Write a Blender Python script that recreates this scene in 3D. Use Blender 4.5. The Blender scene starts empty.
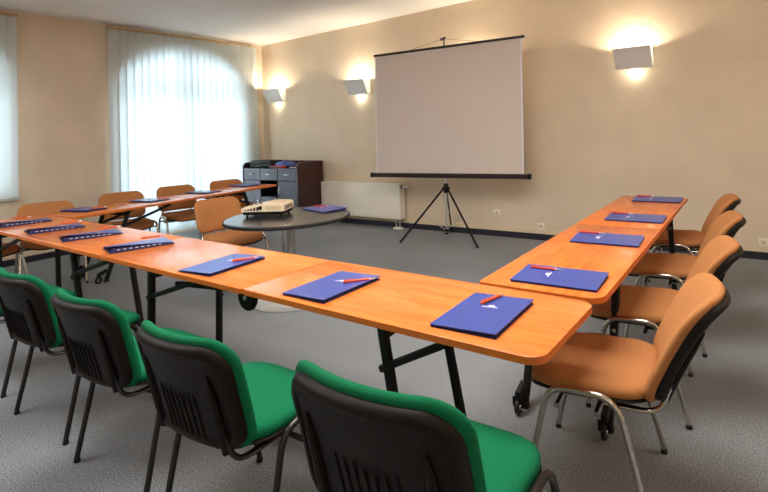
import bpy, math, random
from math import sin, cos, pi, radians, sqrt, atan2
from mathutils import Vector, Matrix
random.seed(7)
C = bpy.context.scene.collection
TZ = 0.71            # table top height

# ------------------------------------------------------------------ materials
def new_mat(name):
    m = bpy.data.materials.new(name); m.use_nodes = True
    nt = m.node_tree
    return m, nt, nt.nodes['Principled BSDF']

def srgb(r, g, b):
    f = lambda c: (c/255/12.92) if c/255 <= .04045 else ((c/255+.055)/1.055)**2.4
    return (f(r), f(g), f(b), 1)

def plain(name, col, rough=.5, metal=0, spec=.5, noise=0, nscale=40, bump=0, bscale=200, coat=0, stretch=None):
    m, nt, b = new_mat(name)
    b.inputs['Roughness'].default_value = rough
    b.inputs['Metallic'].default_value = metal
    b.inputs['Specular IOR Level'].default_value = spec
    if coat: b.inputs['Coat Weight'].default_value = coat
    L = nt.links
    tc = nt.nodes.new('ShaderNodeTexCoord')
    if noise:
        n = nt.nodes.new('ShaderNodeTexNoise'); n.inputs['Scale'].default_value = nscale; n.inputs['Detail'].default_value = 4
        src = tc.outputs['Object']
        if stretch:
            mp = nt.nodes.new('ShaderNodeMapping'); mp.inputs['Scale'].default_value = stretch
            L.new(src, mp.inputs['Vector']); src = mp.outputs['Vector']
        L.new(src, n.inputs['Vector'])
        r = nt.nodes.new('ShaderNodeValToRGB')
        r.color_ramp.elements[0].position = .3; r.color_ramp.elements[1].position = .7
        r.color_ramp.elements[0].color = tuple(max(0, c*(1-noise)) for c in col[:3])+(1,)
        r.color_ramp.elements[1].color = tuple(min(1, c*(1+noise)) for c in col[:3])+(1,)
        L.new(n.outputs['Fac'], r.inputs['Fac']); L.new(r.outputs['Color'], b.inputs['Base Color'])
    else:
        b.inputs['Base Color'].default_value = col
    if bump:
        n2 = nt.nodes.new('ShaderNodeTexNoise'); n2.inputs['Scale'].default_value = bscale; n2.inputs['Detail'].default_value = 3
        L.new(tc.outputs['Object'], n2.inputs['Vector'])
        bp = nt.nodes.new('ShaderNodeBump'); bp.inputs['Strength'].default_value = bump; bp.inputs['Distance'].default_value = .01
        L.new(n2.outputs['Fac'], bp.inputs['Height']); L.new(bp.outputs['Normal'], b.inputs['Normal'])
    return m

def carpet_mat():
    m, nt, b = new_mat('carpet'); L = nt.links
    tc = nt.nodes.new('ShaderNodeTexCoord')
    n = nt.nodes.new('ShaderNodeTexNoise'); n.inputs['Scale'].default_value = 175; n.inputs['Detail'].default_value = 6; n.inputs['Roughness'].default_value = .8
    n2 = nt.nodes.new('ShaderNodeTexNoise'); n2.inputs['Scale'].default_value = 1.3; n2.inputs['Detail'].default_value = 3
    L.new(tc.outputs['Object'], n.inputs['Vector']); L.new(tc.outputs['Object'], n2.inputs['Vector'])
    r = nt.nodes.new('ShaderNodeValToRGB'); e = r.color_ramp.elements
    e[0].position = .40; e[0].color = srgb(66, 70, 76); e[1].position = .60; e[1].color = srgb(184, 188, 192)
    L.new(n.outputs['Fac'], r.inputs['Fac'])
    mx = nt.nodes.new('ShaderNodeMix'); mx.data_type = 'RGBA'; mx.blend_type = 'MULTIPLY'; mx.inputs['Factor'].default_value = .35
    L.new(r.outputs['Color'], mx.inputs[6]); L.new(n2.outputs['Fac'], mx.inputs[7])
    L.new(mx.outputs[2], b.inputs['Base Color'])
    b.inputs['Roughness'].default_value = .85; b.inputs['Specular IOR Level'].default_value = .25
    bp = nt.nodes.new('ShaderNodeBump'); bp.inputs['Strength'].default_value = .15; bp.inputs['Distance'].default_value = .003
    L.new(n.outputs['Fac'], bp.inputs['Height']); L.new(bp.outputs['Normal'], b.inputs['Normal'])
    return m

def wood_mat(name, c0, c1, stretch, rough=.23):
    m, nt, b = new_mat(name); L = nt.links
    tc = nt.nodes.new('ShaderNodeTexCoord'); mp = nt.nodes.new('ShaderNodeMapping'); mp.inputs['Scale'].default_value = stretch
    L.new(tc.outputs['Object'], mp.inputs['Vector'])
    n = nt.nodes.new('ShaderNodeTexNoise'); n.inputs['Scale'].default_value = 3.0; n.inputs['Detail'].default_value = 7; n.inputs['Distortion'].default_value = .8
    L.new(mp.outputs['Vector'], n.inputs['Vector'])
    r = nt.nodes.new('ShaderNodeValToRGB'); e = r.color_ramp.elements
    e[0].position = .3; e[0].color = c0; e[1].position = .7; e[1].color = c1
    L.new(n.outputs['Fac'], r.inputs['Fac']); L.new(r.outputs['Color'], b.inputs['Base Color'])
    b.inputs['Roughness'].default_value = rough; b.inputs['Specular IOR Level'].default_value = .6
    return m

def emis(name, col, strength):
    m, nt, b = new_mat(name)
    b.inputs['Base Color'].default_value = col
    b.inputs['Emission Color'].default_value = col; b.inputs['Emission Strength'].default_value = strength
    return m

def slat_mat():
    m = bpy.data.materials.new('blind_fabric'); m.use_nodes = True; nt = m.node_tree; nt.nodes.clear()
    o = nt.nodes.new('ShaderNodeOutputMaterial'); d = nt.nodes.new('ShaderNodeBsdfDiffuse'); t = nt.nodes.new('ShaderNodeBsdfTranslucent')
    d.inputs['Color'].default_value = srgb(236, 236, 230); t.inputs['Color'].default_value = srgb(228, 238, 244)
    tc = nt.nodes.new('ShaderNodeTexCoord'); w = nt.nodes.new('ShaderNodeTexNoise'); w.inputs['Scale'].default_value = 60
    mp = nt.nodes.new('ShaderNodeMapping'); mp.inputs['Scale'].default_value = (1, 1, .08)
    nt.links.new(tc.outputs['Object'], mp.inputs['Vector']); nt.links.new(mp.outputs['Vector'], w.inputs['Vector'])
    bp = nt.nodes.new('ShaderNodeBump'); bp.inputs['Strength'].default_value = .15; nt.links.new(w.outputs['Fac'], bp.inputs['Height'])
    nt.links.new(bp.outputs['Normal'], d.inputs['Normal'])
    mx = nt.nodes.new('ShaderNodeMixShader'); mx.inputs[0].default_value = .5
    nt.links.new(d.outputs[0], mx.inputs[1]); nt.links.new(t.outputs[0], mx.inputs[2]); nt.links.new(mx.outputs[0], o.inputs[0])
    return m

def glass_mat():
    m = bpy.data.materials.new('window_glass'); m.use_nodes = True; nt = m.node_tree; nt.nodes.clear()
    o = nt.nodes.new('ShaderNodeOutputMaterial'); t = nt.nodes.new('ShaderNodeBsdfTransparent'); g = nt.nodes.new('ShaderNodeBsdfGlossy')
    t.inputs['Color'].default_value = (.96, .98, .97, 1); g.inputs['Roughness'].default_value = .02
    lw = nt.nodes.new('ShaderNodeFresnel'); lw.inputs['IOR'].default_value = 1.45
    mx = nt.nodes.new('ShaderNodeMixShader')
    nt.links.new(lw.outputs[0], mx.inputs[0]); nt.links.new(t.outputs[0], mx.inputs[1]); nt.links.new(g.outputs[0], mx.inputs[2]); nt.links.new(mx.outputs[0], o.inputs[0])
    return m

M = {}
M['carpet'] = carpet_mat()
M['wall'] = plain('wall_plaster', srgb(222, 204, 180), .9, spec=.2, noise=.05, nscale=2.2, bump=.35, bscale=70)
M['ceiling'] = plain('ceiling_paint', srgb(236, 232, 226), .9, spec=.2, noise=.02, nscale=1.5, bump=.05, bscale=90)
M['base'] = plain('baseboard_vinyl', srgb(34, 34, 48), .5, noise=.15, nscale=20)
M['trim'] = plain('trim_paint', srgb(226, 206, 172), .6, noise=.03, nscale=20)
M['wood_x'] = wood_mat('pear_laminate_lengthwise', srgb(206, 104, 40), srgb(232, 132, 58), (1.0, 9, 9))
M['wood_y'] = wood_mat('pear_laminate_crosswise', srgb(204, 98, 34), srgb(232, 126, 50), (9, 1.0, 9))
M['wood_edge'] = plain('laminate_edge', srgb(214, 112, 38), .45, noise=.08, nscale=14)
M['blackmetal'] = plain('black_painted_steel', srgb(17, 17, 18), .55, spec=.25, noise=.2, nscale=30)
M['tan'] = plain('tan_fabric', srgb(184, 124, 76), .9, spec=.15, noise=.10, nscale=220, bump=.35, bscale=420)
M['green'] = plain('green_fabric', srgb(6, 106, 68), .9, spec=.2, noise=.16, nscale=240, bump=.35, bscale=420)
M['shell'] = plain('black_plastic_shell', srgb(20, 13, 10), .5, spec=.22, noise=.12, nscale=60, bump=.12, bscale=350)
M['tanshell'] = plain('dark_plastic_shell', srgb(20, 16, 14), .5, spec=.25, noise=.12, nscale=60, bump=.12, bscale=350)
M['chrome'] = plain('chrome_tube', srgb(205, 200, 192), .16, metal=1, noise=.05, nscale=12)
M['blackframe'] = plain('black_tube', srgb(24, 21, 20), .3, noise=.15, nscale=30)
M['satin'] = plain('brushed_steel', srgb(232, 230, 226), .38, metal=.7, noise=.03, nscale=12)
M['rubber'] = plain('black_rubber', srgb(18, 18, 18), .6, noise=.1, nscale=40)
M['blue'] = plain('blue_card', srgb(54, 74, 152), .30, noise=.05, nscale=8)
M['navy'] = plain('navy_card', srgb(20, 26, 88), .5, noise=.08, nscale=8)
M['white'] = plain('white_print', srgb(228, 226, 236), .5, noise=.03, nscale=20)
M['gap_paper'] = plain('dark_gap_paper', srgb(40, 42, 70), .8, noise=.2, nscale=60)  # dark tone stands in for shade in the gap between covers
M['pen'] = plain('orange_plastic', srgb(236, 84, 24), .35, noise=.06, nscale=30)
M['penred'] = plain('red_plastic', srgb(200, 44, 28), .35, noise=.06, nscale=30)
M['screen'] = plain('screen_cloth', srgb(214, 200, 190), .8, spec=.2, noise=.015, nscale=3)
M['casing'] = plain('dark_casing', srgb(34, 22, 20), .4, noise=.15, nscale=20)
M['rad'] = plain('radiator_enamel', srgb(246, 238, 224), .4, noise=.03, nscale=6)
M['beige'] = plain('beige_plastic', srgb(216, 192, 158), .5, noise=.05, nscale=15)
M['beige2'] = plain('pale_beige_plastic', srgb(232, 214, 186), .45, noise=.05, nscale=15)
M['roundtop'] = plain('dark_laminate', srgb(46, 44, 46), .22, noise=.12, nscale=6)
M['mahogany'] = wood_mat('mahogany', srgb(40, 10, 12), srgb(62, 18, 18), (8, 8, 1), .35)
M['greyfront'] = plain('grey_blue_laminate', srgb(64, 60, 78), .4, noise=.08, nscale=6)
M['blackplastic'] = plain('black_plastic', srgb(12, 12, 14), .5, spec=.25, noise=.15, nscale=30)
M['knob'] = plain('satin_steel', srgb(214, 214, 216), .3, metal=.8, noise=.05, nscale=20)
M['lampgrey'] = plain('lamp_front_paint', srgb(222, 218, 214), .5, noise=.03, nscale=8)
M['lampwhite'] = plain('lamp_inside_white', srgb(246, 240, 224), .5, noise=.02, nscale=8)
M['bulb'] = emis('glowing_bulb', (1, .86, .62, 1), 14)
M['slat'] = slat_mat()
M['glass'] = glass_mat()
M['rail'] = plain('gilded_rail', srgb(186, 158, 118), .4, noise=.1, nscale=20)
M['winframe'] = plain('window_frame_paint', srgb(120, 84, 60), .5, noise=.1, nscale=12)
M['socket'] = plain('socket_plastic', srgb(238, 230, 212), .4, noise=.02, nscale=20)
M['red'] = plain('red_card', srgb(190, 54, 40), .5, noise=.06, nscale=12)
M['ledge'] = plain('window_sill_stone', srgb(214, 212, 206), .4, noise=.05, nscale=12)

# ------------------------------------------------------------------ mesh builder
class MB:
    def __init__(s): s.v = []; s.f = []; s.m = []
    def add(s, verts, faces, mi=0):
        o = len(s.v); s.v += [tuple(p) for p in verts]
        s.f += [tuple(i+o for i in f) for f in faces]; s.m += [mi]*len(faces); return s
    def box(s, x0, x1, y0, y1, z0, z1, mi=0):
        v = [(x0,y0,z0),(x1,y0,z0),(x1,y1,z0),(x0,y1,z0),(x0,y0,z1),(x1,y0,z1),(x1,y1,z1),(x0,y1,z1)]
        return s.add(v, [(3,2,1,0),(4,5,6,7),(0,1,5,4),(1,2,6,5),(2,3,7,6),(3,0,4,7)], mi)
    def rings(s, rings, mi=0, cap0=True, cap1=True, closed=True):
        n = len(rings[0]); v = [p for r in rings for p in r]; f = []
        for k in range(len(rings)-1):
            for i in range(n if closed else n-1):
                j = (i+1) % n
                f.append((k*n+i, k*n+j, (k+1)*n+j, (k+1)*n+i))
        if cap0: f.append(tuple(range(n-1, -1, -1)))
        if cap1: f.append(tuple((len(rings)-1)*n+i for i in range(n)))
        return s.add(v, f, mi)
    def slab(s, outline, z0, z1, b=.003, mi=0, xf=None, steps=2):
        """bevelled plate from a dense counter-clockwise 2-D outline"""
        rs = []
        prof = [(b*(1-sin(t*pi/2/steps)), z0+b*(1-cos(t*pi/2/steps))) for t in range(steps+1)] + \
               [(b*(1-cos(t*pi/2/steps)), z1-b+b*sin(t*pi/2/steps)) for t in range(steps+1)]
        for ins, z in prof:
            rs.append([(x, y, z) for x, y in inset(outline, ins)])
        if xf: rs = [[xf(Vector(p)) for p in r] for r in rs]
        return s.rings(rs, mi)
    def tube(s, pts, r, n=10, mi=0, ry=None):
        pts = [Vector(p) for p in pts]; rs = []; up = None
        for i, p in enumerate(pts):
            d = (pts[min(i+1, len(pts)-1)]-pts[max(i-1, 0)]).normalized()
            if up is None:
                a = Vector((0,0,1)) if abs(d.z) < .9 else Vector((1,0,0))
                u = d.cross(a).normalized()
            else:
                u = (up - d*up.dot(d)).normalized()
            up = u; w = d.cross(u)
            rr_ = r[i] if isinstance(r, (list, tuple)) else r
            r2 = rr_ if ry is None else ry
            rs.append([p + u*rr_*cos(2*pi*k/n) + w*r2*sin(2*pi*k/n) for k in range(n)])
        return s.rings(rs, mi)
    def bar(s, p, q, w=.03, h=.03, mi=0, up=(0,0,1)):
        p, q = Vector(p), Vector(q); d = (q-p).normalized(); a = Vector(up)
        if abs(d.dot(a)) > .95: a = Vector((1,0,0))
        u = d.cross(a).normalized(); t = u.cross(d).normalized(); b = min(w, h)*.18
        prof = [(w/2-b,h/2),(-w/2+b,h/2),(-w/2,h/2-b),(-w/2,-h/2+b),(-w/2+b,-h/2),(w/2-b,-h/2),(w/2,-h/2+b),(w/2,h/2-b)]
        return s.rings([[c + u*x + t*y for x, y in prof] for c in (p, q)], mi)
    def disc(s, c, axis, r, th, n=24, mi=0, bev=None):
        c, d = Vector(c), Vector(axis).normalized(); b = bev if bev is not None else th*.25
        return s.tube([c-d*th/2, c-d*(th/2-b), c+d*(th/2-b), c+d*th/2], [r-b, r, r, r-b], n, mi)
    def lathe(s, c, prof, n=32, mi=0):
        c = Vector(c)
        return s.rings([[c+Vector((r*cos(2*pi*k/n), r*sin(2*pi*k/n), z)) for k in range(n)] for r, z in prof], mi)
    def obj(s, name, mats, parent=None, smooth=True, ang=40):
        me = bpy.data.meshes.new(name); me.from_pydata(s.v, [], s.f)
        for m in (mats if isinstance(mats, (list, tuple)) else [mats]): me.materials.append(m)
        me.polygons.foreach_set('material_index', s.m)
        import bmesh
        bm = bmesh.new(); bm.from_mesh(me); bmesh.ops.recalc_face_normals(bm, faces=bm.faces)
        if smooth:
            a = radians(ang)
            for f in bm.faces: f.smooth = True
            for e in bm.edges:
                if len(e.link_faces) == 2 and e.calc_face_angle(0) > a: e.smooth = False
        bm.to_mesh(me); bm.free(); me.update()
        o = bpy.data.objects.new(name, me); C.objects.link(o)
        if parent is not None: o.parent = parent
        return o

def inset(outl, d):
    if d == 0: return list(outl)
    n = len(outl); out = []
    for i in range(n):
        a, b, c = outl[i-1], outl[i], outl[(i+1) % n]
        e1 = Vector((b[0]-a[0], b[1]-a[1])); e2 = Vector((c[0]-b[0], c[1]-b[1]))
        n1 = Vector((-e1.y, e1.x)).normalized(); n2 = Vector((-e2.y, e2.x)).normalized()
        m = (n1+n2); m = m/max(m.dot(n1), .2) if m.length > 0 else n1
        out.append((b[0]+m.x*d, b[1]+m.y*d))
    return out

def outline(x0, x1, y0, y1, r, n=6):
    """rounded rectangle, radii for (x0y0, x1y0, x1y1, x0y1)"""
    rr = r if isinstance(r, (list, tuple)) else [r]*4
    pts = []
    for (cx, cy, sx, sy, a0), q in zip([(x0,y0,1,1,pi),(x1,y0,-1,1,1.5*pi),(x1,y1,-1,-1,0),(x0,y1,1,-1,.5*pi)], rr):
        for k in range(n+1):
            a = a0+k*pi/2/n
            pts.append((cx+sx*q+q*cos(a), cy+sy*q+q*sin(a)))
    return pts

def bez(p0, p1, p2, n=8):
    p0, p1, p2 = Vector(p0), Vector(p1), Vector(p2)
    return [p0*(1-t)**2+p1*2*t*(1-t)+p2*t*t for t in [k/n for k in range(n+1)]]

def bend(pts, r, n=6):
    """polyline with its inner corners rounded"""
    pts = [Vector(p) for p in pts]; out = [pts[0]]
    for i in range(1, len(pts)-1):
        a, b, c = pts[i-1], pts[i], pts[i+1]
        ra = min(r, (a-b).length*.48); rc = min(r, (c-b).length*.48)
        out += bez(b+(a-b).normalized()*ra, b, b+(c-b).normalized()*rc, n)
    return out+[pts[-1]]

def thing(name, label, cat, loc=(0,0,0), rotz=0, group=None):
    o = bpy.data.objects.new(name, None); C.objects.link(o); o.empty_display_size = .1
    o.location = loc; o.rotation_euler = (0, 0, rotz); o['label'] = label; o['category'] = cat
    if group: o['group'] = group
    return o
def tag(o, label, cat, group=None):
    o['label'] = label; o['category'] = cat
    if group: o['group'] = group
    return o
def struct(o): o['kind'] = 'structure'; return o
def dup(src, label=None, loc=None, rotz=None, group=None):
    r = src.copy(); C.objects.link(r)
    if label: r['label'] = label
    if group: r['group'] = group
    if loc is not None: r.location = loc
    if rotz is not None: r.rotation_euler = (0, 0, rotz)
    for ch in [o for o in ALL() if o.parent == src]:
        c = ch.copy(); C.objects.link(c); c.parent = r
        for g in [o for o in ALL() if o.parent == ch]:
            d = g.copy(); C.objects.link(d); d.parent = c
    return r
def ALL(): return list(C.objects)

# ------------------------------------------------------------------ camera
F, YAW, PITCH, ROLL, CX, CY = 504.309, radians(35.0675), radians(2.0), radians(-2.3), 415.0, 112.945
cam = bpy.data.cameras.new('camera'); co = bpy.data.objects.new('camera', cam); C.objects.link(co)
cam.sensor_width = 36; cam.lens = F/768*36; cam.shift_x = (384-CX)/768; cam.shift_y = (CY-246)/768
co.matrix_world = Matrix.Translation((0, 0, 1.4)) @ Matrix.Rotation(YAW, 4, 'Z') @ Matrix.Rotation(pi/2+PITCH, 4, 'X') @ Matrix.Rotation(ROLL, 4, 'Z')
cam.clip_start = .05
bpy.context.scene.camera = co

# ------------------------------------------------------------------ the room
WX = -7.40                                            # window wall
def wy(x): return 5.82 + (x-WX)*.027                  # back wall line
def cz(x): return 3.03 + (x-WX)*.017                  # ceiling height
XR, YF = 2.6, -2.2                                    # right wall, wall behind the camera
struct(MB().box(WX-.4, XR+.2, YF-.2, 6.4, -.1, 0).obj('floor', M['carpet'], smooth=False))
b = MB()
v = [(WX-.4, YF-.2, cz(WX-.4)), (XR+.2, YF-.2, cz(XR+.2)), (XR+.2, 6.5, cz(XR+.2)), (WX-.4, 6.5, cz(WX-.4))]
b.rings([v, [(x, y, z+.1) for x, y, z in v]])
struct(b.obj('ceiling', M['ceiling'], smooth=False))
b = MB()
pl = [(WX-.4, wy(WX-.4)), (XR+.2, wy(XR+.2)), (XR+.2, wy(XR+.2)+.2), (WX-.4, wy(WX-.4)+.2)]
b.rings([[(x, y, 0) for x, y in pl], [(x, y, cz(x)) for x, y in pl]])
struct(b.obj('wall_back', M['wall'], smooth=False))
struct(MB().box(XR, XR+.2, YF, wy(XR), 0, cz(XR)).obj('wall_right', M['wall'], smooth=False))
b = MB(); pl = [(WX-.3, YF-.2), (XR+.2, YF-.2), (XR+.2, YF), (WX-.3, YF)]
b.rings([[(x, y, 0) for x, y in pl], [(x, y, cz(x)) for x, y in pl]])
struct(b.obj('wall_front', M['wall'], smooth=False))

# window wall with two arched openings: (y0, y1, sill z, spring z, crown z)
OPEN = [(.75, 2.15, .80, 2.15, 2.66), (3.32, 5.40, .06, 2.15, 2.78)]
def lintel(o, y):
    ym, hw = (o[0]+o[1])/2, (o[1]-o[0])/2
    return o[3] + (o[4]-o[3])*sqrt(max(0, 1-((y-ym)/hw)**2))
ys = [YF-.2]
for o in OPEN:
    for k in range(25): ys.append((o[0]+o[1])/2 - (o[1]-o[0])/2*cos(pi*k/24))
ys.append(6.2)
b = MB(); XO = WX-.28; zc = cz(WX)
for a, c in zip(ys[:-1], ys[1:]):
    op = next((o for o in OPEN if o[0]-1e-6 <= a and c <= o[1]+1e-6), None)
    segs = [(0, 0, zc, zc)] if op is None else [(0, 0, op[2], op[2]), (lintel(op, a), lintel(op, c), zc, zc)]
    for za0, zc0, za1, zc1 in segs:
        b.rings([[(WX, a, za0), (WX, c, zc0), (WX, c, zc1), (WX, a, za1)], [(XO, a, za0), (XO, c, zc0), (XO, c, zc1), (XO, a, za1)]])
struct(b.obj('wall_left', M['wall'], smooth=False))

def window(n, o):
    root = bpy.data.objects.new('window_%d' % n, None); C.objects.link(root); root.location = (WX-.16, (o[0]+o[1])/2, o[2]); struct(root)
    ym, z0 = (o[0]+o[1])/2, o[2]
    prof = [(o[0], o[2]), (o[1], o[2])] + [((o[0]+o[1])/2+(o[1]-o[0])/2*cos(pi*k/24), lintel(o, (o[0]+o[1])/2+(o[1]-o[0])/2*cos(pi*k/24))) for k in range(25)]
    fr = MB()
    inn = inset(prof, .07)
    for i in range(len(prof)):
        j = (i+1) % len(prof)
        q = [prof[i], prof[j], inn[j], inn[i]]
        fr.rings([[(.035, y-ym, z-z0) for y, z in q], [(-.035, y-ym, z-z0) for y, z in q]])
    fr.box(-.03, .03, -.04, .04, .05, lintel(o, ym)-z0-.03)
    fr.box(-.03, .03, o[0]-ym+.04, o[1]-ym-.04, o[3]-z0-.04, o[3]-z0+.04)
    f = fr.obj('window_frame', M['winframe'], root, smooth=False)
    g = MB(); g.rings([[(.004, y-ym, z-z0) for y, z in inset(prof, .04)], [(-.004, y-ym, z-z0) for y, z in inset(prof, .04)]])
    g.obj('pane', M['glass'], root, smooth=False)
    s = MB(); s.box(-.1, .20, o[0]-ym-.06, o[1]-ym+.06, -.035, 0)
    if n == 1: s.obj('window_sill', M['ledge'], root, smooth=False)
    return root
window(1, OPEN[0]); window(2, OPEN[1])

# baseboards and the pale line above them
def base(name, x0, y0, x1, y1, z0, z1, th, mat):
    d = Vector((x1-x0, y1-y0, 0)).normalized(); n = Vector((d.y, -d.x, 0))*th
    pl = [Vector((x0, y0, 0)), Vector((x1, y1, 0)), Vector((x1, y1, 0))+n, Vector((x0, y0, 0))+n]
    m = MB(); m.rings([[(p.x, p.y, z0) for p in pl], [(p.x, p.y, z1) for p in pl]])
    return struct(m.obj(name, mat, smooth=False))
base('baseboard_back', WX, wy(WX), XR, wy(XR), 0, .075, .014, M['base'])
base('trim_1', WX, wy(WX), XR, wy(XR), .075, .125, .009, M['trim'])
for k, (a, c) in enumerate([(YF, 3.32), (5.40, 5.82)]):
    base('baseboard_left' + ('.001' if k else ''), WX, a, WX, c, 0, .075, .014, M['base'])
    base('trim_%d' % (k+2), WX, a, WX, c, .075, .115, .009, M['trim'])

# ------------------------------------------------------------------ vertical blinds
def blind(label, y0, y1, zb, zt, n, skip=()):
    t = thing('vertical_blind', label, 'blind', (WX+.09, (y0+y1)/2, zt), 0, 'vertical blinds at the windows')
    h = (y1-y0)/2
    MB().box(-.022, .022, -h-.02, h+.02, 0, .032).obj('headrail', M['rail'], t, smooth=False)
    w = (y1-y0)/n
    for k in range(n):
        yc = -h+w*(k+.5); a = radians(24 + random.uniform(-5, 5)); hw = w*.57
        if k in skip: hw *= .80; yc -= .012
        m = MB(); u = Vector((sin(a), cos(a), 0)); q = Vector((cos(a), -sin(a), 0)); pr = []
        for i in range(7):
            s_ = -1+i/3
            pr.append(u*hw*s_ + q*(.006*(1-s_*s_)))
        ring = [p + q*.0006 for p in pr]+[p - q*.0006 for p in reversed(pr)]
        m.rings([[Vector((p.x, yc+p.y, zb-zt)) for p in ring], [Vector((p.x, yc+p.y, -.005)) for p in ring]])
        m.obj('slat', M['slat'], t)
    return t
blind('white vertical blind at the left edge of the photo, ending at the sill', .62, 2.18, .80, 2.955, 15)
blind('wide white floor length vertical blind left of the dark cabinet', 3.22, 5.50, .05, 2.965, 21, (7,))
# folded stack of slats at the corner end
st = MB()
for k in range(4): st.box(WX+.05+.02*k, WX+.052+.02*k, 5.52, 5.62, .05, 2.95)
tag(st.obj('blind_stack', M['slat'], smooth=False), 'narrow pale strip of blind fabric hanging beside the room corner', 'blind')

# ------------------------------------------------------------------ folding tables
def caster(root, foot, d, side):
    """arm and wheel standing off a leg foot in direction d"""
    f = Vector(foot); d = Vector(d).normalized(); s_ = Vector(side)
    c = f + d*.075 + s_*.01
    a = MB(); a.bar(f+Vector((0,0,.115))-d*.0, c+Vector((0,0,.088)), .03, .035)
    a.bar(c+Vector((0,0,.098)), c+Vector((0,0,.07)), .026, .026)
    n = d.cross(Vector((0,0,1)))
    for q in (-1, 1): a.bar(c+n*q*.016+Vector((0,0,.08)), c+n*q*.016+Vector((0,0,.032)), .004, .026)
    ca = a.obj('caster', M['blackmetal'], root)
    w = MB(); w.disc(c+Vector((0,0,.036)), n, .036, .022, 20); w.obj('wheel', M['rubber'], ca)
    h = MB(); h.disc(c+Vector((0,0,.036)), n, .02, .03, 16); h.obj('hub', M['chrome'], ca)

def frame(root, A, B, out, lean, brace, casters=False, low=.16, brz=.55, brl=.42):
    """two legs under A and B (table underside), feet pushed along out by lean; brace runs along brace"""
    A, B, o, br = Vector(A), Vector(B), Vector(out), Vector(brace)
    fe = []
    for P, ln in zip((A, B), lean if isinstance(lean, tuple) else (lean, lean)):
        ft = Vector((P.x, P.y, 0)) + o*ln; fe.append(ft)
        m = MB(); m.bar(P, ft+Vector((0,0,.012)), .036, .036, up=o); l = m.obj('leg', M['blackmetal'], root)
        c = MB(); c.bar(ft+Vector((0,0,.016)), ft, .042, .042, up=o); c.obj('foot_cap', M['rubber'], l)
        if casters: caster(root, ft, o, (0,0,0))
    m = MB(); pa, pb = A.lerp(fe[0], .06), B.lerp(fe[1], .06); m.bar(pa, pb, .03, .03)
    pa, pb = A.lerp(fe[0], 1-low/TZ), B.lerp(fe[1], 1-low/TZ); 
    m.obj('crossbar', M['blackmetal'], root)
    m = MB(); k = 1-brz/TZ
    pts = []
    for P, f2 in ((A, fe[0]), (B, fe[1])):
        s0 = P.lerp(f2, k); top = Vector((s0.x, s0.y, 0))+br*brl; top.z = A.z-.012
        m = MB(); m.bar(s0-br*.035-Vector((0,0,.012)), top, .026, .026, up=br); m.obj('brace', M['blackmetal'], root); pts.append(top)
    m = MB(); m.bar(pts[0], pts[1], .026, .026); m.obj('crossbar', M['blackmetal'], root)

def table(label, cx, cy, L, W, rot, radii, along):
    t = thing('folding_table', label, 'table', (cx, cy, 0), rot, 'folding tables of the horseshoe')
    m = MB(); o = outline(-L/2, L/2, -W/2, W/2, radii) if along == 'x' else outline(-W/2, W/2, -L/2, L/2, radii)
    m.slab(o, TZ-.026, TZ, .003)
    top = m.obj('tabletop', [M['wood_x' if along == 'x' else 'wood_y']], t, ang=30)
    e = MB()                                            # edge band just proud of the top's side
    oo = inset(o, -.0012); ii = inset(o, .004)
    n = len(oo); r0 = [(x, y, TZ-.0235) for x, y in oo]; r1 = [(x, y, TZ-.0025) for x, y in oo]
    e.rings([r0, r1], cap0=False, cap1=False)
    e.obj('edge_band', M['wood_edge'], top)
    return t
UZ = TZ-.027
S = .02; B_ = .065
FY0, FY1 = 1.43, 2.0; FYC, FW = (FY0+FY1)/2, FY1-FY0
fx = [-.585, -2.01, -3.44, -4.87, -6.08]
labs = ['orange wood folding table at the right end of the front row, rounded outer corners',
        'orange wood folding table second from the right in the front row',
        'orange wood folding table third from the right in the front row',
        'orange wood folding table at the far left end of the front row']
tf = []
for k in range(4):
    L = fx[k]-fx[k+1]-.003
    tf.append(table(labs[k], (fx[k]+fx[k+1])/2, FYC, L, FW, 0, [S, B_, B_, S] if k == 0 else S, 'x'))
def fl(k, x): return x-(fx[k]+fx[k+1])/2
y0l, y1l = 1.475-FYC, 1.955-FYC
frame(tf[0], (fl(0,-1.225), y0l, UZ), (fl(0,-1.285), y1l, UZ), (1,0,0), (.11, .12), (1,0,0), brl=.26)
frame(tf[1], (fl(1,-2.89), y0l, UZ), (fl(1,-2.97), y1l, UZ), (-1,0,0), .03, (1,0,0), brl=.45)
frame(tf[2], (fl(2,-3.93), y0l, UZ), (fl(2,-4.20), y1l, UZ), (1,0,0), .20, (1,0,0), brl=.5)
frame(tf[3], (fl(3,-5.40), y0l, UZ), (fl(3,-5.55), y1l, UZ), (1,0,0), .02, (1,0,0), brl=.5)
# folded mechanism with its round lock under the seam
m = MB(); m.bar((fl(1,-2.84), -.12, .575), (fl(1,-2.24), -.12, .628), .026, .026); m.obj('folding_rod', M['blackmetal'], tf[1])
m = MB(); m.disc((fl(1,-2.19), -.12, .60), (0,1,0), .068, .03, 28); lk = m.obj('lock_disc', M['blackplastic'], tf[1])
m = MB(); m.disc((fl(1,-2.19), -.138, .60), (0,1,0), .012, .008, 14); m.obj('bolt', M['knob'], lk)
m = MB(); m.bar((fl(1,-2.24), -.12, .60), (fl(1,-2.13), .12, .672), .03, .02); m.obj('folding_arm', M['blackmetal'], tf[1])

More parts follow.
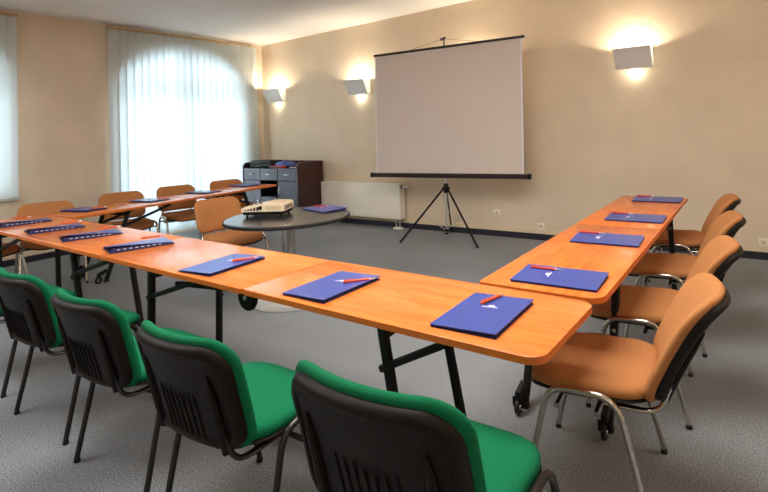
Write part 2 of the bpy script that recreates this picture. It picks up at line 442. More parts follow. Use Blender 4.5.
RX0, RX1 = -1.112, -.572; RXC, RW = (RX0+RX1)/2, RX1-RX0
ry = [2.03, 3.52, 5.02]; RR = radians(1.1)
tr = []
for k, lb in enumerate(['orange wood folding table nearest the front row in the right-hand row',
                        'orange wood folding table at the back end of the right-hand row, nearest the wall']):
    ya = (ry[k]+ry[k+1])/2-ry[0]
    tr.append(table(lb, RXC-ya*sin(RR), ry[0]+ya*cos(RR), ry[k+1]-ry[k]-.003, RW, RR, [S, B_, S, S] if k == 0 else S, 'y'))
def yl(a, k, y): return y-(a[k]+a[k+1])/2
frame(tr[0], (-1.07-RXC, yl(ry,0,2.72), UZ), (-.665-RXC, yl(ry,0,2.72), UZ), (0,-1,0), .33, (0,1,0), True, brz=.60)
frame(tr[1], (-1.05-RXC, yl(ry,1,4.27), UZ), (-.62-RXC, yl(ry,1,4.27), UZ), (0,1,0), .02, (0,-1,0), brz=.60)

LR = radians(7.5); LO = Vector((-5.72, 2.02)); LW = .54; Ls = 1.37
labs = ['orange wood folding table nearest the front row in the left-hand row',
        'orange wood folding table at the back end of the left-hand row, near the cabinet']
for k in range(2):
    c = LO + Vector((-sin(LR), cos(LR)))*(Ls*(k+.5))
    t = table(labs[k], c.x, c.y, Ls-.003, LW, LR, S, 'y')
    if k == 0:
        frame(t, (-.21, -.10, UZ), (.21, -.10, UZ), (0,-1,0), .25, (0,1,0), True, brl=.55)
    else:
        frame(t, (-.21, .12, UZ), (.21, .12, UZ), (0,1,0), .22, (0,-1,0), brl=.5)

# ------------------------------------------------------------------ stacking chairs
def chair_parts(t, fab, shell, metal, rec, bow, zb=.428):
    SW, SZ = .236, .452                                # half seat width, rail height
    # ---- seat cushion
    def seat_xf(z0):
        def f(p):
            y = p.y; s_ = (y-.03)/.43
            drop = -.035*max(0, (s_-.72)/.28)**2 + .012*(1-s_)**2 + .010*abs(p.x/SW)**2.0
            return Vector((p.x, y, p.z+drop))
        return f
    o = outline(-SW, SW, -.015, .435, [.11, .11, .14, .14], 10)
    dens = []
    for i in range(len(o)):
        a, c = Vector(o[i]), Vector(o[(i+1) % len(o)]); n = max(1, int((c-a).length/.05))
        dens += [tuple(a.lerp(c, k/n)) for k in range(n)]
    m = MB(); rs = []; xf = seat_xf(0)
    for ins, z in [(.012, .418), (.0, .426), (-.002, .440), (.003, .455), (.02, .464), (.05, .468), (.10, .470), (.16, .471)]:
        ox = [((x)*(1-ins/SW), .2275+(y-.2275)*(1-ins/.2275), z) for x, y in dens]
        rs.append([xf(Vector(p)) for p in ox])
    m.rings(rs); m.obj('seat', fab, t, ang=70)
    m = MB(); rs = []
    for ins, z in [(.05, .402), (.012, .406), (-.003, .414), (-.001, .420), (.02, .424)]:
        rs.append([xf(Vector((x*(1-ins/SW), .2275+(y-.2275)*(1-ins/.2275), z))) for x, y in dens])
    m.rings(rs); m.obj('seat_shell', shell, t, ang=70)
    # ---- backrest: curved panel, pad in front and ribbed plastic shell behind
    BW, Z0, Z1 = .242, zb, .788
    def back_pt(x, z, off):
        u = (z-Z0)/(Z1-Z0)
        y = -.045 - rec*u - rec*.28*u*u + bow*(x/BW)**2 * (.6+.4*u)
        th = radians(17)
        return Vector((x, y+off*cos(th), z+off*sin(th)))
    ob = outline(-BW, BW, Z0, Z1, [.075, .075, .085, .085], 8)
    db = []
    for i in range(len(ob)):
        a, c = Vector(ob[i]), Vector(ob[(i+1) % len(ob)]); n = max(1, int((c-a).length/.035))
        db += [tuple(a.lerp(c, k/n)) for k in range(n)]
    zc_ = (Z0+Z1)/2
    def ring(ins, off, bow=0):
        return [back_pt(x*(1-ins/BW), zc_+(z-zc_)*(1-ins/(Z1-zc_)), off) for x, z in db]
    m = MB()
    m.rings([ring(.17, .006), ring(.12, .006), ring(.06, .006), ring(.012, .006), ring(.0, .010), ring(-.004, .020), ring(-.002, .030), ring(.008, .040), ring(.026, .047), ring(.06, .050), ring(.12, .052), ring(.17, .052)])
    m.obj('backrest', fab, t, ang=70)
    m = MB()
    m.rings([ring(.17, .004), ring(.12, .004), ring(.06, .004), ring(.016, .008), ring(.010, .012), ring(.008, .002), ring(.012, -.012), ring(.020, -.020), ring(.032, -.020), ring(.038, -.012), ring(.08, -.012), ring(.15, -.012)])
    bs = m.obj('back_shell', shell, t, ang=50)
    m = MB()                                            # raised ribs on the shell
    for k in range(7):
        x = -.085+k*.0283
        m.tube([back_pt(x, z, -.0135) for z in [zb+.025+.028*i for i in range(7)]], [.001]+[.0035]*5+[.001], 6)
    m.obj('ribs', shell, bs)
    for s_ in (-1, 1):                                  # shell's moulded side channel
        m = MB(); m.tube([back_pt(s_*.165, z, -.016) for z in [zb+.007, .50, .54, .58, .64, .69]], [.013, .014, .014, .013, .011, .003], 8)
        m.obj('channel', shell, bs)
    # ---- tube frame
    for s_ in (-1, 1):
        x = s_*.258; xf_ = s_*.268
        pts = bend([(xf_, .44, .02), (x, .335, SZ), (x, .10, SZ), (xf_, .0, .02)], .075, 7)
        # split the bent tube: front leg, rail, rear leg
        i0 = next(i for i, p in enumerate(pts) if p.z > .30); i1 = len(pts)-1-next(i for i, p in enumerate(reversed(pts)) if p.z > .30)
        for a, nm in ((pts[:i0+1], 'leg'), (pts[i1:], 'leg')):
            m = MB(); m.tube([p for p in a], .0115, 10); lg = m.obj(nm, metal, t)
            ft = a[0] if a[0].z < .1 else a[-1]
            c = MB(); c.tube([(ft.x, ft.y, 0), (ft.x, ft.y, .004), (ft.x, ft.y, .016)], [.012, .0135, .0125], 10); c.obj('foot_cap', M['rubber'], lg)
        m = MB(); m.tube(pts[i0:i1+1], .0115, 10); m.obj('seat_rail', metal, t)
        # upright carrying the backrest
        up = bend([(s_*.19, .16, .398), (s_*.19, -.03, .398), tuple(back_pt(s_*.165, zb+.06, -.012)), tuple(back_pt(s_*.165, zb+.13, -.012))], .06, 6)
        m = MB(); m.tube(up, .0125, 10, ry=.009); m.obj('back_upright', metal, t)
    for y in (.165, .30):
        m = MB(); m.tube([(-.278, y, .395), (.278, y, .395)], .010, 8)
        m.obj('crossbar', metal, t)

def first_chair(name, label, fab, shell, metal, group, rec, bow, zb=.428):
    t = thing(name, label, 'chair', group=group)
    chair_parts(t, fab, shell, metal, rec, bow, zb)
    return t
def put(chair, x, y, face):
    """feet of the rear legs centred on x, y; face = compass angle it looks towards, 0 = +X"""
    chair.location = (x, y, 0); chair.rotation_euler = (0, 0, radians(face-90))

g_green = 'green chairs along the front row'
gl = ['green padded chair with dark plastic back, nearest the camera at the bottom of the photo',
      'green padded chair second from the right along the front row',
      'green padded chair third from the right along the front row',
      'green padded chair fourth from the right along the front row',
      'green padded chair cut off by the left edge of the photo']
gpos = [(-.80, .985, 92), (-1.59, .98, 93), (-2.31, .985, 93), (-3.04, .985, 93), (-3.86, .985, 92)]
green = first_chair('green_chair', gl[0], M['green'], M['shell'], M['blackframe'], g_green, .085, .060)
put(green, *gpos[0])
for lb, p in zip(gl[1:], gpos[1:]):
    put(dup(green, lb), *p)
green.scale = (1.06, 1.05, 1.05)

rl = ['tan padded chair with chrome legs at the right-hand row, nearest the camera',
      'tan padded chair with chrome legs, second from the camera at the right-hand row',
      'tan padded chair with chrome legs, third from the camera at the right-hand row',
      'tan padded chair with chrome legs at the right-hand row, nearest the back wall']
rpos = [(-.41, 2.085, 186), (-.40, 2.86, 186), (-.415, 3.69, 186), (-.475, 4.56, 186)]
tan = first_chair('tan_chair', rl[0], M['tan'], M['tanshell'], M['chrome'], 'tan chairs along the right-hand row', .168, .072)
put(tan, *rpos[0])
for lb, p in zip(rl[1:], rpos[1:]):
    put(dup(tan, lb), *p)
tl = ['tan padded chair behind the corner of front and left-hand rows, under the bare wall',
      'tan padded chair at the left-hand row, below the left part of the wide blind',
      'tan padded chair at the left-hand row, in the middle below the wide blind',
      'tan padded chair at the left-hand row, nearest the dark cabinet',
      'tan padded chair cut off by the left edge, its seat tucked under the front row',
      'tan padded chair standing loose inside the horseshoe beside the round table']
tpos = [(-6.20, 2.10, -12), (-6.34, 2.92, -10), (-6.38, 3.62, -10), (-6.36, 4.36, -10), (-6.20, 1.42, 28), (-4.50, 3.00, -4)]
tan2 = first_chair('tan_chair', tl[0], M['tan'], M['tanshell'], M['chrome'], 'tan chairs on the left side', .095, .05, .485)
put(tan2, *tpos[0])
for lb, p in zip(tl[1:], tpos[1:]):
    put(dup(tan2, lb), *p)

# ------------------------------------------------------------------ folders and pens
def folder_first(name, label, lift, strip):
    t = thing(name, label, 'folder', group='blue conference folders')
    W, H = .125, .187
    m = MB(); m.slab(outline(-W, W, -H, H, .004, 2), 0, .003, .0008); bc = m.obj('back_cover', M['navy'], t, smooth=False)
    m = MB(); m.slab(outline(-W+.008, W-.004, -H+.006, H-.006, .002, 2), .003, .007, .0008); m.obj('pages', M['gap_paper'], t, smooth=False)  # inner sheet coloured dark as the shaded gap under the cover
    tilt = atan2(lift, 2*W)
    def xf(p):                                          # cover hinged on its left long edge
        d = p.x+W
        k = 1 if lift < .015 else max(0, (H-p.y)/(2*H))**.8*1.25
        return Vector((-W + d*cos(tilt), p.y, .007+p.z+d*sin(tilt)*k))
    dense = []
    o = outline(-W, W, -H, H, .004, 2)
    for i in range(len(o)):
        a, c = Vector(o[i]), Vector(o[(i+1) % len(o)]); n = max(1, int((c-a).length/.03))
        dense += [tuple(a.lerp(c, k/n)) for k in range(n)]
    m = MB(); N = 10; vs = []; fs = []
    for z in (0, .003):
        for j in range(N+1):
            for i in range(N+1): vs.append(xf(Vector((-W+2*W*i/N, -H+2*H*j/N, z))))
    K = N+1; T_ = K*K
    for j in range(N):
        for i in range(N):
            a = j*K+i; fs += [(a, a+K, a+K+1, a+1), (T_+a, T_+a+1, T_+a+K+1, T_+a+K)]
    for i in range(N):
        fs += [(i, i+1, T_+i+1, T_+i), (N*K+i+1, N*K+i, T_+N*K+i, T_+N*K+i+1), ((i+1)*K, i*K, T_+i*K, T_+(i+1)*K), (i*K+N, (i+1)*K+N, T_+(i+1)*K+N, T_+i*K+N)]
    m.add(vs, fs)
    cv = m.obj('cover', M['blue'], t, smooth=False)
    # printed emblem: a small dome over a line of lettering
    m = MB(); zt = .0036
    pts = [(.015*cos(pi*k/10)+.006, .052+.014*sin(pi*k/10)) for k in range(11)]
    m.rings([[xf(Vector((x, y, .0028))) for x, y in pts], [xf(Vector((x, y, zt))) for x, y in pts]])
    for x0, x1 in [(-.030,-.018), (-.016,-.004), (-.002,.010), (.012,.020), (.022,.034)]:
        q = [(x0,.043),(x1,.043),(x1,.049),(x0,.049)]
        m.rings([[xf(Vector((x, y, .0028))) for x, y in q], [xf(Vector((x, y, zt))) for x, y in q]])
    m.obj('emblem', M['white'], cv, smooth=False)
    if strip:                                           # inner pocket flap with a row of white dashes
        m = MB(); hgt = lambda y: .004+.024*max(0, (H-y)/(2*H))**.8
        n_ = 12; ysf = [-H+.008+(2*H-.016)*k/n_ for k in range(n_+1)]
        m.rings([[(W-.004, y, .004) for y in ysf]+[(W-.008, y, .004+hgt(y)) for y in reversed(ysf)], [(W-.006, y, .004) for y in ysf]+[(W-.010, y, .004+hgt(y)) for y in reversed(ysf)]])
        fl_ = m.obj('pocket_flap', M['navy'], t, smooth=False)
        m = MB()
        for k in range(8):
            y = -H+.04+k*.034; z = .004+hgt(y)*.45
            m.box(W-.0062, W-.0030, y, y+.016, z, z+.004)
        m.obj('dashes', M['white'], fl_, smooth=False)
    return t
fz = TZ+.0005
flat = folder_first('blue_folder', 'blue folder with white emblem at the right end of the front row', .007, False)
raised = None
def put_f(o, x, y, rot, z=fz): o.location = (x, y, z); o.rotation_euler = (0, 0, radians(rot))
put_f(flat, -.90, 1.676, 3)
q = [('blue folder on the front row, left of the one at its right end', -1.65, 1.653, 1),
     ('blue folder third from the right on the front row, just left of a table joint', -2.47, 1.65, 6)]
for lb, x, y, r in q: put_f(dup(flat, lb), x, y, r)
raised = folder_first('blue_folder', 'blue folder with raised cover, fourth from the right on the front row', .030, True)
put_f(raised, -3.46, 1.685, -14)
q = [('blue folder with raised cover, fifth from the right on the front row', -4.20, 1.70, -14),
     ('blue folder with raised cover, second from the left end of the front row', -4.84, 1.69, -10),
     ('blue folder with raised cover at the left edge of the photo', -5.52, 1.69, -6)]
for lb, x, y, r in q: put_f(dup(raised, lb), x, y, r)
q = [('blue folder on the right-hand row nearest the front row', -.807, 2.225, 90+3),
     ('blue folder second from the front on the right-hand row', -.818, 3.075, 90+4),
     ('blue folder third from the front on the right-hand row', -.815, 3.83, 90+2),
     ('blue folder on the right-hand row nearest the back wall', -.835, 4.80, 90+2)]
for lb, x, y, r in q: put_f(dup(flat, lb), x, y, r)
q = [('blue folder on the left-hand row nearest the front row', -5.90, 2.32, -75),
     ('blue folder second from the front on the left-hand row', -5.93, 3.02, -78),
     ('blue folder third from the front on the left-hand row', -6.03, 3.76, -80),
     ('blue folder on the left-hand row nearest the dark cabinet', -6.19, 4.50, -82)]
for lb, x, y, r in q: put_f(dup(flat, lb), x, y, r)
put_f(dup(flat, 'blue folder with a red pen lying on the round table'), -3.39, 3.32, 78)

def pen_first(label, body):
    t = thing('ballpoint_pen', label, 'pen', group='ballpoint pens on the folders')
    m = MB(); m.tube([(-.07,0,.0055), (-.066,0,.0055), (.045,0,.0055), (.05,0,.0055)], [.0035, .0055, .0055, .005], 10); m.obj('barrel', body, t)
    m = MB(); m.tube([(.05,0,.0055), (.066,0,.0055), (.072,0,.0055)], [.0045, .002, .0008], 8); m.obj('tip', M['knob'], t)
    m = MB(); m.bar((-.066,0,.0125), (-.02,0,.0122), .003, .002); m.obj('clip', body, t)
    m = MB(); m.tube([(.043,0,.0055), (.047,0,.0055)], .0057, 10); m.obj('band', M['white'], t)
    return t
def put_p(o, x, y, rot, z, s=1.05): o.location = (x, y, z); o.rotation_euler = (0, 0, radians(rot)); o.scale = (s, s, s)
pz = fz+.0145
pen = pen_first('orange pen on the folder at the right end of the front row', M['pen'])
put_p(pen, -.925, 1.80, 78, pz)
for lb, x, y, r, z in [('orange pen on the folder second from the right on the front row', -1.565, 1.735, 50, pz),
                    ('orange pen on the folder third from the right on the front row', -2.40, 1.745, 62, pz),
                    ('orange pen on the folder fourth from the right on the front row', -3.46, 1.78, 75, pz+.022),
                    ('orange pen on the folder fifth from the right on the front row', -4.17, 1.82, 70, pz+.022),
                    ('orange pen on the folder second from the left end of the front row', -4.80, 1.80, 75, pz+.022),
                    ('orange pen on the folder at the left edge of the photo', -5.62, 1.70, 70, pz+.02)]:
    put_p(dup(pen, lb), x, y, r, z)
for lb, x, y, r in [('orange pen beside the folder nearest the front on the left-hand row', -5.76, 2.41, 60),
                    ('orange pen beside the second folder on the left-hand row', -5.78, 3.12, 60),
                    ('orange pen beside the third folder on the left-hand row', -5.92, 3.88, 60)]:
    put_p(dup(pen, lb), x, y, r, pz)
pr = pen_first('red pen on the folder nearest the front on the right-hand row', M['penred'])
put_p(pr, -.895, 2.29, 4, pz)
for lb, x, y, r, z in [('red pen on the second folder of the right-hand row', -.93, 3.165, 4, pz),
                    ('red pen on the third folder of the right-hand row', -.925, 3.925, 4, pz),
                    ('red pen on the right-hand row folder nearest the back wall', -.945, 4.90, 4, pz),
                    ('red pen on the folder lying on the round table', -3.47, 3.36, 20, pz)]:
    put_p(dup(pr, lb), x, y, r, z)

# ------------------------------------------------------------------ projection screen on its tripod
t = thing('projection_screen', 'large white projection screen on a black tripod against the back wall', 'screen', (-3.40, 5.43, 0), 0)
th = radians(5); ux = Vector((cos(th), sin(th), 0)); nrm = Vector((sin(th), -cos(th), 0))
def SP(a, z, off=0): return ux*(a + .035*(z-.09)/1.0*.9) + Vector((0, 0, z)) + nrm*off
w2 = 1.025
m = MB(); m.rings([[SP(-w2, .85, .045), SP(w2, .85, .045), SP(w2, 2.43, .045), SP(-w2, 2.43, .045)], [SP(-w2, .85, .043), SP(w2, .85, .043), SP(w2, 2.43, .043), SP(-w2, 2.43, .043)]])
m.obj('cloth', M['screen'], t, smooth=False)
for a0, a1 in ((-w2-.004, -w2+.012), (w2-.012, w2+.004)):
    m = MB(); m.rings([[SP(a0, .85, .0465), SP(a1, .85, .0465), SP(a1, 2.43, .0465), SP(a0, 2.43, .0465)], [SP(a0, .85, .0455), SP(a1, .85, .0455), SP(a1, 2.43, .0455), SP(a0, 2.43, .0455)]])
    m.obj('side_hem', M['white'], t, smooth=False)
m = MB(); m.bar(SP(-w2-.02, 2.437, .045), SP(w2+.035, 2.437, .045), .022, .03); m.obj('top_rail', M['casing'], t)
m = MB(); m.bar(SP(-w2-.055, .82, .045), SP(w2+.06, .82, .045), .055, .055)
cs = m.obj('casing', M['casing'], t)
for s_ in (-1, 1):
    m = MB(); m.bar(SP(s_*(w2+.055), .82, .045), SP(s_*(w2+.085), .82, .045), .062, .062); m.obj('end_cap', M['blackplastic'], cs)
m = MB(); m.tube([SP(0, .09), SP(0, 1.2), SP(0, 2.40)], [.013, .013, .010], 12); po = m.obj('pole', M['knob'], t)
m = MB(); m.tube([SP(0, .085), SP(0, .105)], .024, 14); m.obj('pole_foot', M['blackplastic'], po)
m = MB(); m.tube([SP(0, 2.40), SP(0, 2.545)], .009, 10); m.bar(SP(-.05, 2.545, -.01), SP(.03, 2.55, .03), .022, .03); m.obj('hook', M['casing'], t)
for s_ in (-1, 1):
    m = MB(); m.tube([SP(s_*.02, 2.54, .02), SP(s_*.2, 2.505, .035), SP(s_*.47, 2.452, .045)], .0022, 6); m.obj('wire', M['casing'], t)
m = MB(); m.tube([SP(0, .60), SP(0, .62), SP(0, .70), SP(0, .72)], [.024, .032, .032, .022], 14)
m.bar(SP(-.045, .66), SP(.045, .66), .03, .03); m.obj('hub', M['blackplastic'], t)
for fx_, fy_ in ((-3.87, 5.09), (-2.87, 5.25), (-3.60, 5.885)):
    ft = Vector((fx_+3.40, fy_-5.43, .012)); a = SP(0, .665)
    d = (ft-a); m = MB(); m.bar(a+Vector((d.x, d.y, 0)).normalized()*.025, ft, .017, .024); lg = m.obj('leg', M['blackmetal'], t)
    m = MB(); m.tube([ft+Vector((0,0,-.012)), ft+Vector((0,0,.02))], .016, 10); m.obj('foot_cap', M['rubber'], lg)
    m = MB(); m.bar(a.lerp(ft, .5), SP(0, .13), .004, .010); m.obj('strut', M['knob'], lg)
m = MB(); m.tube([SP(0, .115), SP(0, .15)], .02, 12); m.obj('strut_collar', M['blackplastic'], t)

# ------------------------------------------------------------------ radiator
RA0, RA1 = -5.91, -4.36; rr0 = wy((RA0+RA1)/2)
t = thing('radiator', 'cream panel radiator low on the back wall left of the screen', 'radiator', ((RA0+RA1)/2, rr0, 0), 0)
hl = (RA1-RA0)/2
m = MB(); m.slab(outline(-hl, hl, -.145, -.12, .008, 3), .145, .63, .006)
N = 26
for k in range(N):                                      # pressed vertical flutes
    x = -hl+.05+(2*hl-.1)*(k+.5)/N
    m.box(x-.010, x+.010, -.150, -.144, .175, .605)
m.obj('front_panel', M['rad'], t, ang=30)
m = MB(); m.box(-hl+.01, hl-.01, -.045, -.025, .15, .62); m.obj('rear_panel', M['rad'], t, smooth=False)
m = MB(); m.box(-hl-.004, hl+.004, -.15, -.02, .625, .645)
for k in range(40): m.box(-hl+.04+k*.041, -hl+.06+k*.041, -.12, -.05, .645, .647)
m.obj('top_grille', M['rad'], t, smooth=False)
for s_, nm in ((-1, 'end_panel'), (1, 'end_panel')):
    m = MB(); m.box(s_*hl-.006, s_*hl+.006, -.145, -.02, .15, .64); m.obj(nm, M['rad'], t, smooth=False)
m = MB(); m.tube([(hl+.005, -.085, .60), (hl+.025, -.085, .60), (hl+.03, -.085, .60), (hl+.10, -.085, .605), (hl+.115, -.085, .606)], [.016, .016, .024, .024, .016], 14); m.obj('thermostat_valve', M['white'], t)
m = MB(); m.tube([(hl+.005, -.085, .60), (hl+.012, -.085, .60)], .028, 14); m.obj('valve_collar', M['blackplastic'], t)
for dx in (-.115, -.05):
    m = MB(); m.tube([(hl+dx, -.085, .15), (hl+dx, -.085, .0)], .011, 10); m.tube([(hl+dx, -.085, .085), (hl+dx, -.085, .125)], .019, 10)
    m.obj('pipe', M['knob'], t)
m = MB(); m.slab(outline(hl-.155, hl-.01, -.125, -.045, .02, 4), 0, .022, .004); m.obj('floor_rosette', M['rad'], t)
for s_ in (-.6, .6):
    m = MB(); m.box(s_*hl-.02, s_*hl+.02, -.03, .0, .2, .6); m.obj('bracket', M['rad'], t, smooth=False)

# ------------------------------------------------------------------ cabinet in the corner
CX0, CX1, CY0, CY1, CH = -7.27, -5.93, 5.26, 5.80, .92
t = thing('cabinet', 'dark mahogany cabinet with grey drawer fronts in the room corner', 'cabinet', ((CX0+CX1)/2, CY0, 0), 0)
hw = (CX1-CX0)/2; D = CY1-CY0
for s_ in (-1, 1):
    pr_ = [(.0, .03), (D, .03), (D, CH+.06), (.10, CH+.06), (.035, CH+.045), (.0, CH+.005)]
    m = MB(); m.rings([[(s_*hw, y, z) for y, z in pr_], [(s_*(hw-.03), y, z) for y, z in pr_]]); m.obj('side_panel', M['mahogany'], t, smooth=False)
m = MB(); m.box(-hw+.03, hw-.03, D-.02, D, .03, CH+.06); m.obj('back_panel', M['mahogany'], t, smooth=False)
m = MB(); m.box(-hw+.03, hw-.03, .02, D-.02, CH-.05, CH-.03); m.obj('top_shelf', M['blackplastic'], t, smooth=False)
m = MB(); m.box(-hw+.03, hw-.03, .05, D-.02, 0, .07); m.obj('plinth', M['blackplastic'], t, smooth=False)
m = MB()
for x in (-hw/3, hw/3): m.box(x-.01, x+.01, .02, D-.02, .07, CH-.05)
m.box(-hw+.03, hw-.03, .02, D-.02, .07, .09); m.box(-hw/3, hw/3, .02, D-.02, .42, .44)
m.box(-hw/3, hw/3, .30, .31, .44, .70); m.obj('carcass', M['blackplastic'], t, smooth=False)
cw = (2*hw-.06)/3
for k in range(3):
    x0 = -hw+.03+k*cw+.006; x1 = x0+cw-.012
    m = MB(); m.slab([(x0, .70), (x1, .70), (x1, CH-.035), (x0, CH-.035)], 0, .02, .003, xf=lambda p: Vector((p.x, .02-p.z, p.y)))
    d = m.obj('drawer', M['greyfront'], t, smooth=False)
    m = MB(); xc = (x0+x1)/2; m.tube(bend([(xc-.05, 0, .80), (xc-.045, -.025, .795), (xc+.045, -.025, .795), (xc+.05, 0, .80)], .012, 4), .006, 8); m.obj('handle', M['knob'], d)
    z1 = .69 if k != 1 else .43
    m = MB(); m.slab([(x0, .075), (x1, .075), (x1, z1), (x0, z1)], 0, .02, .003, xf=lambda p: Vector((p.x, .02-p.z, p.y)))
    d = m.obj('door', M['greyfront'], t, smooth=False)
    m = MB()
    if k == 2: m.tube(bend([(x0+.04, 0, .60), (x0+.045, -.03, .58), (x0+.045, -.03, .48), (x0+.04, 0, .46)], .02, 4), .008, 8)
    else: m.tube([(x1-.05 if k == 0 else (x0+x1)/2, 0, .36), (x1-.05 if k == 0 else (x0+x1)/2, -.02, .36)], [.008, .014], 10)
    m.obj('knob', M['knob'], d)
ctz = CH-.03
def on_cab(x, y): return ((CX0+CX1)/2+x, CY0+y)
x, y = on_cab(-.34, .24)
t = thing('laptop_bag', 'flat black case lying on top of the cabinet at its left end', 'bag', (x, y, ctz), radians(4))
m = MB(); m.slab(outline(-.27, .27, -.16, .16, .05), 0, .075, .02, steps=4); m.obj('body', M['blackplastic'], t)
m = MB(); m.slab(outline(-.25, .25, -.15, .15, .05), .075, .115, .015, steps=4); m.obj('flap', M['rubber'], t)
m = MB(); m.tube(bend([(-.08, -.16, .06), (-.07, -.20, .07), (.07, -.20, .07), (.08, -.16, .06)], .02, 4), .01, 8); m.obj('handle', M['rubber'], t)
x, y = on_cab(.13, .22)
t = thing('blue_pouch', 'crumpled blue pouch on top of the cabinet beside the black case', 'pouch', (x, y, ctz), .1)
m = MB(); rs = []
for k in range(7):
    s_ = [0, .55, .9, 1, .8, .5, .15][k]; z = [.0, .003, .02, .045, .075, .09, .098][k]
    rs.append([(.19*s_*cos(a)+.02*sin(3*a)*s_+.03*k/7, .10*s_*sin(a), z+.008*sin(2*a)*s_*(k > 2)) for a in [2*pi*i/20 for i in range(20)]])
m.rings(rs); m.obj('body', M['blue'], t, ang=80)
m = MB(); m.tube([(-.12, -.03, .085), (0, -.02, .104), (.13, .0, .102)], .005, 6); m.obj('zip', M['navy'], t)
x, y = on_cab(.14, .075)
t = thing('red_booklet', 'red booklet leaning at the front of the cabinet top', 'booklet', (x, y, ctz), 0)
m = MB(); m.slab(outline(-.15, .15, -.05, .05, .008, 3), 0, .035, .003); m.obj('cover', M['red'], t)
m = MB(); m.box(-.145, .145, -.0515, -.045, .006, .029); m.obj('pages', M['gap_paper'], t, smooth=False)
x, y = on_cab(.51, .20)
t = thing('blue_binder', 'slate blue ring binder on the right end of the cabinet top', 'binder', (x, y, ctz), .2)
m = MB(); pr_ = [(-.12, 0), (.12, 0), (.12, .065), (.04, .085), (-.11, .02)]
m.rings([[(x, -.13, z) for x, z in pr_], [(x, .13, z) for x, z in pr_]]); m.obj('cover', M['greyfront'], t, smooth=False)
m = MB(); m.box(-.10, .10, -.132, -.12, .008, .018); m.obj('pages', M['white'], t, smooth=False)

# ------------------------------------------------------------------ round table with projector
RT = Vector((-3.44, 2.93))
t = thing('round_table', 'round black topped pedestal table with chrome column inside the horseshoe', 'table', (RT.x, RT.y, 0), 0)
m = MB(); m.lathe((0,0,0), [(.47, TZ-.03), (.510, TZ-.03), (.523, TZ-.026), (.527, TZ-.016), (.523, TZ-.005), (.517, TZ-.001), (.505, TZ), (.3, TZ), (.02, TZ)], 64); tt = m.obj('tabletop', M['roundtop'], t)
m = MB(); m.lathe((0,0,0), [(.521, TZ-.028), (.5295, TZ-.025), (.531, TZ-.016), (.5295, TZ-.007), (.522, TZ-.003)], 64); m.obj('edge_band', M['rubber'], tt)
m = MB(); m.lathe((0,0,0), [(.055, .03), (.055, TZ-.05), (.09, TZ-.04), (.16, TZ-.031)], 32); m.obj('column', M['chrome'], t)
m = MB(); m.lathe((0,0,0), [(.315, 0), (.33, .004), (.33, .014), (.315, .022), (.15, .032), (.06, .045)], 48); m.obj('base', M['satin'], t)

PJ = Vector((-3.66, 2.90)); 
t = thing('data_projector', 'beige boxy projector with black underside on the round table', 'projector', (PJ.x, PJ.y, TZ), radians(30))
m = MB(); m.slab(outline(-.22, .22, -.15, .15, .03), .022, .05, .006); m.obj('base', M['blackplastic'], t)
for x_ in (-.18, .18):
    for y_ in (-.11, .11):
        m = MB(); m.tube([(x_, y_, 0), (x_, y_, .024)], [.014, .012], 10); m.obj('foot', M['rubber'], t)
m = MB(); pr_ = [(-.225, .05), (.225, .05), (.225, .10), (.21, .118), (.02, .122), (-.03, .112), (-.21, .085), (-.225, .075)]
m.rings([[(x, -.155, z) for x, z in pr_], [(x, -.150+.003, z+.003*(z > .06)) for x, z in pr_], [(x, .155, z) for x, z in pr_]]); bd = m.obj('body', M['beige2'], t, ang=25)
m = MB(); pr2 = [(.03, .118), (.205, .115), (.205, .122), (.03, .127)]
m.rings([[(x, -.13, z) for x, z in pr2], [(x, .13, z) for x, z in pr2]]); m.obj('tray', M['beige'], bd, smooth=False)
for k in range(5):
    m = MB(); m.box(-.19+k*.032, -.17+k*.032, -.1575, -.154, .060, .068+.006*k); m.obj('slot', M['blackplastic'], bd, smooth=False)
for k in range(3):
    m = MB(); m.box(-.16+k*.05, -.13+k*.05, -.08, -.05, .090+.009*k, .1005+.009*k); m.obj('button', M['blackplastic'], bd, smooth=False)
m = MB(); m.box(.03, .20, -.1575, -.154, .065, .100); m.obj('side_panel', M['beige'], bd, smooth=False)
m = MB()
for k in range(5): m.box(.2245, .2275, -.11+k*.045, -.09+k*.045, .06, .10)
m.obj('vents', M['casing'], bd, smooth=False)
m = MB(); m.tube([(-.02, -.156, .085), (-.02, -.168, .085)], .018, 16); m.obj('lens', M['blackplastic'], bd)
m = MB(); m.tube([(.06, .10, .125), (.06, .10, .16), (.03, .09, .165)], .006, 8); m.obj('lever', M['blackplastic'], bd)
t.scale = (.84, .84, .95)

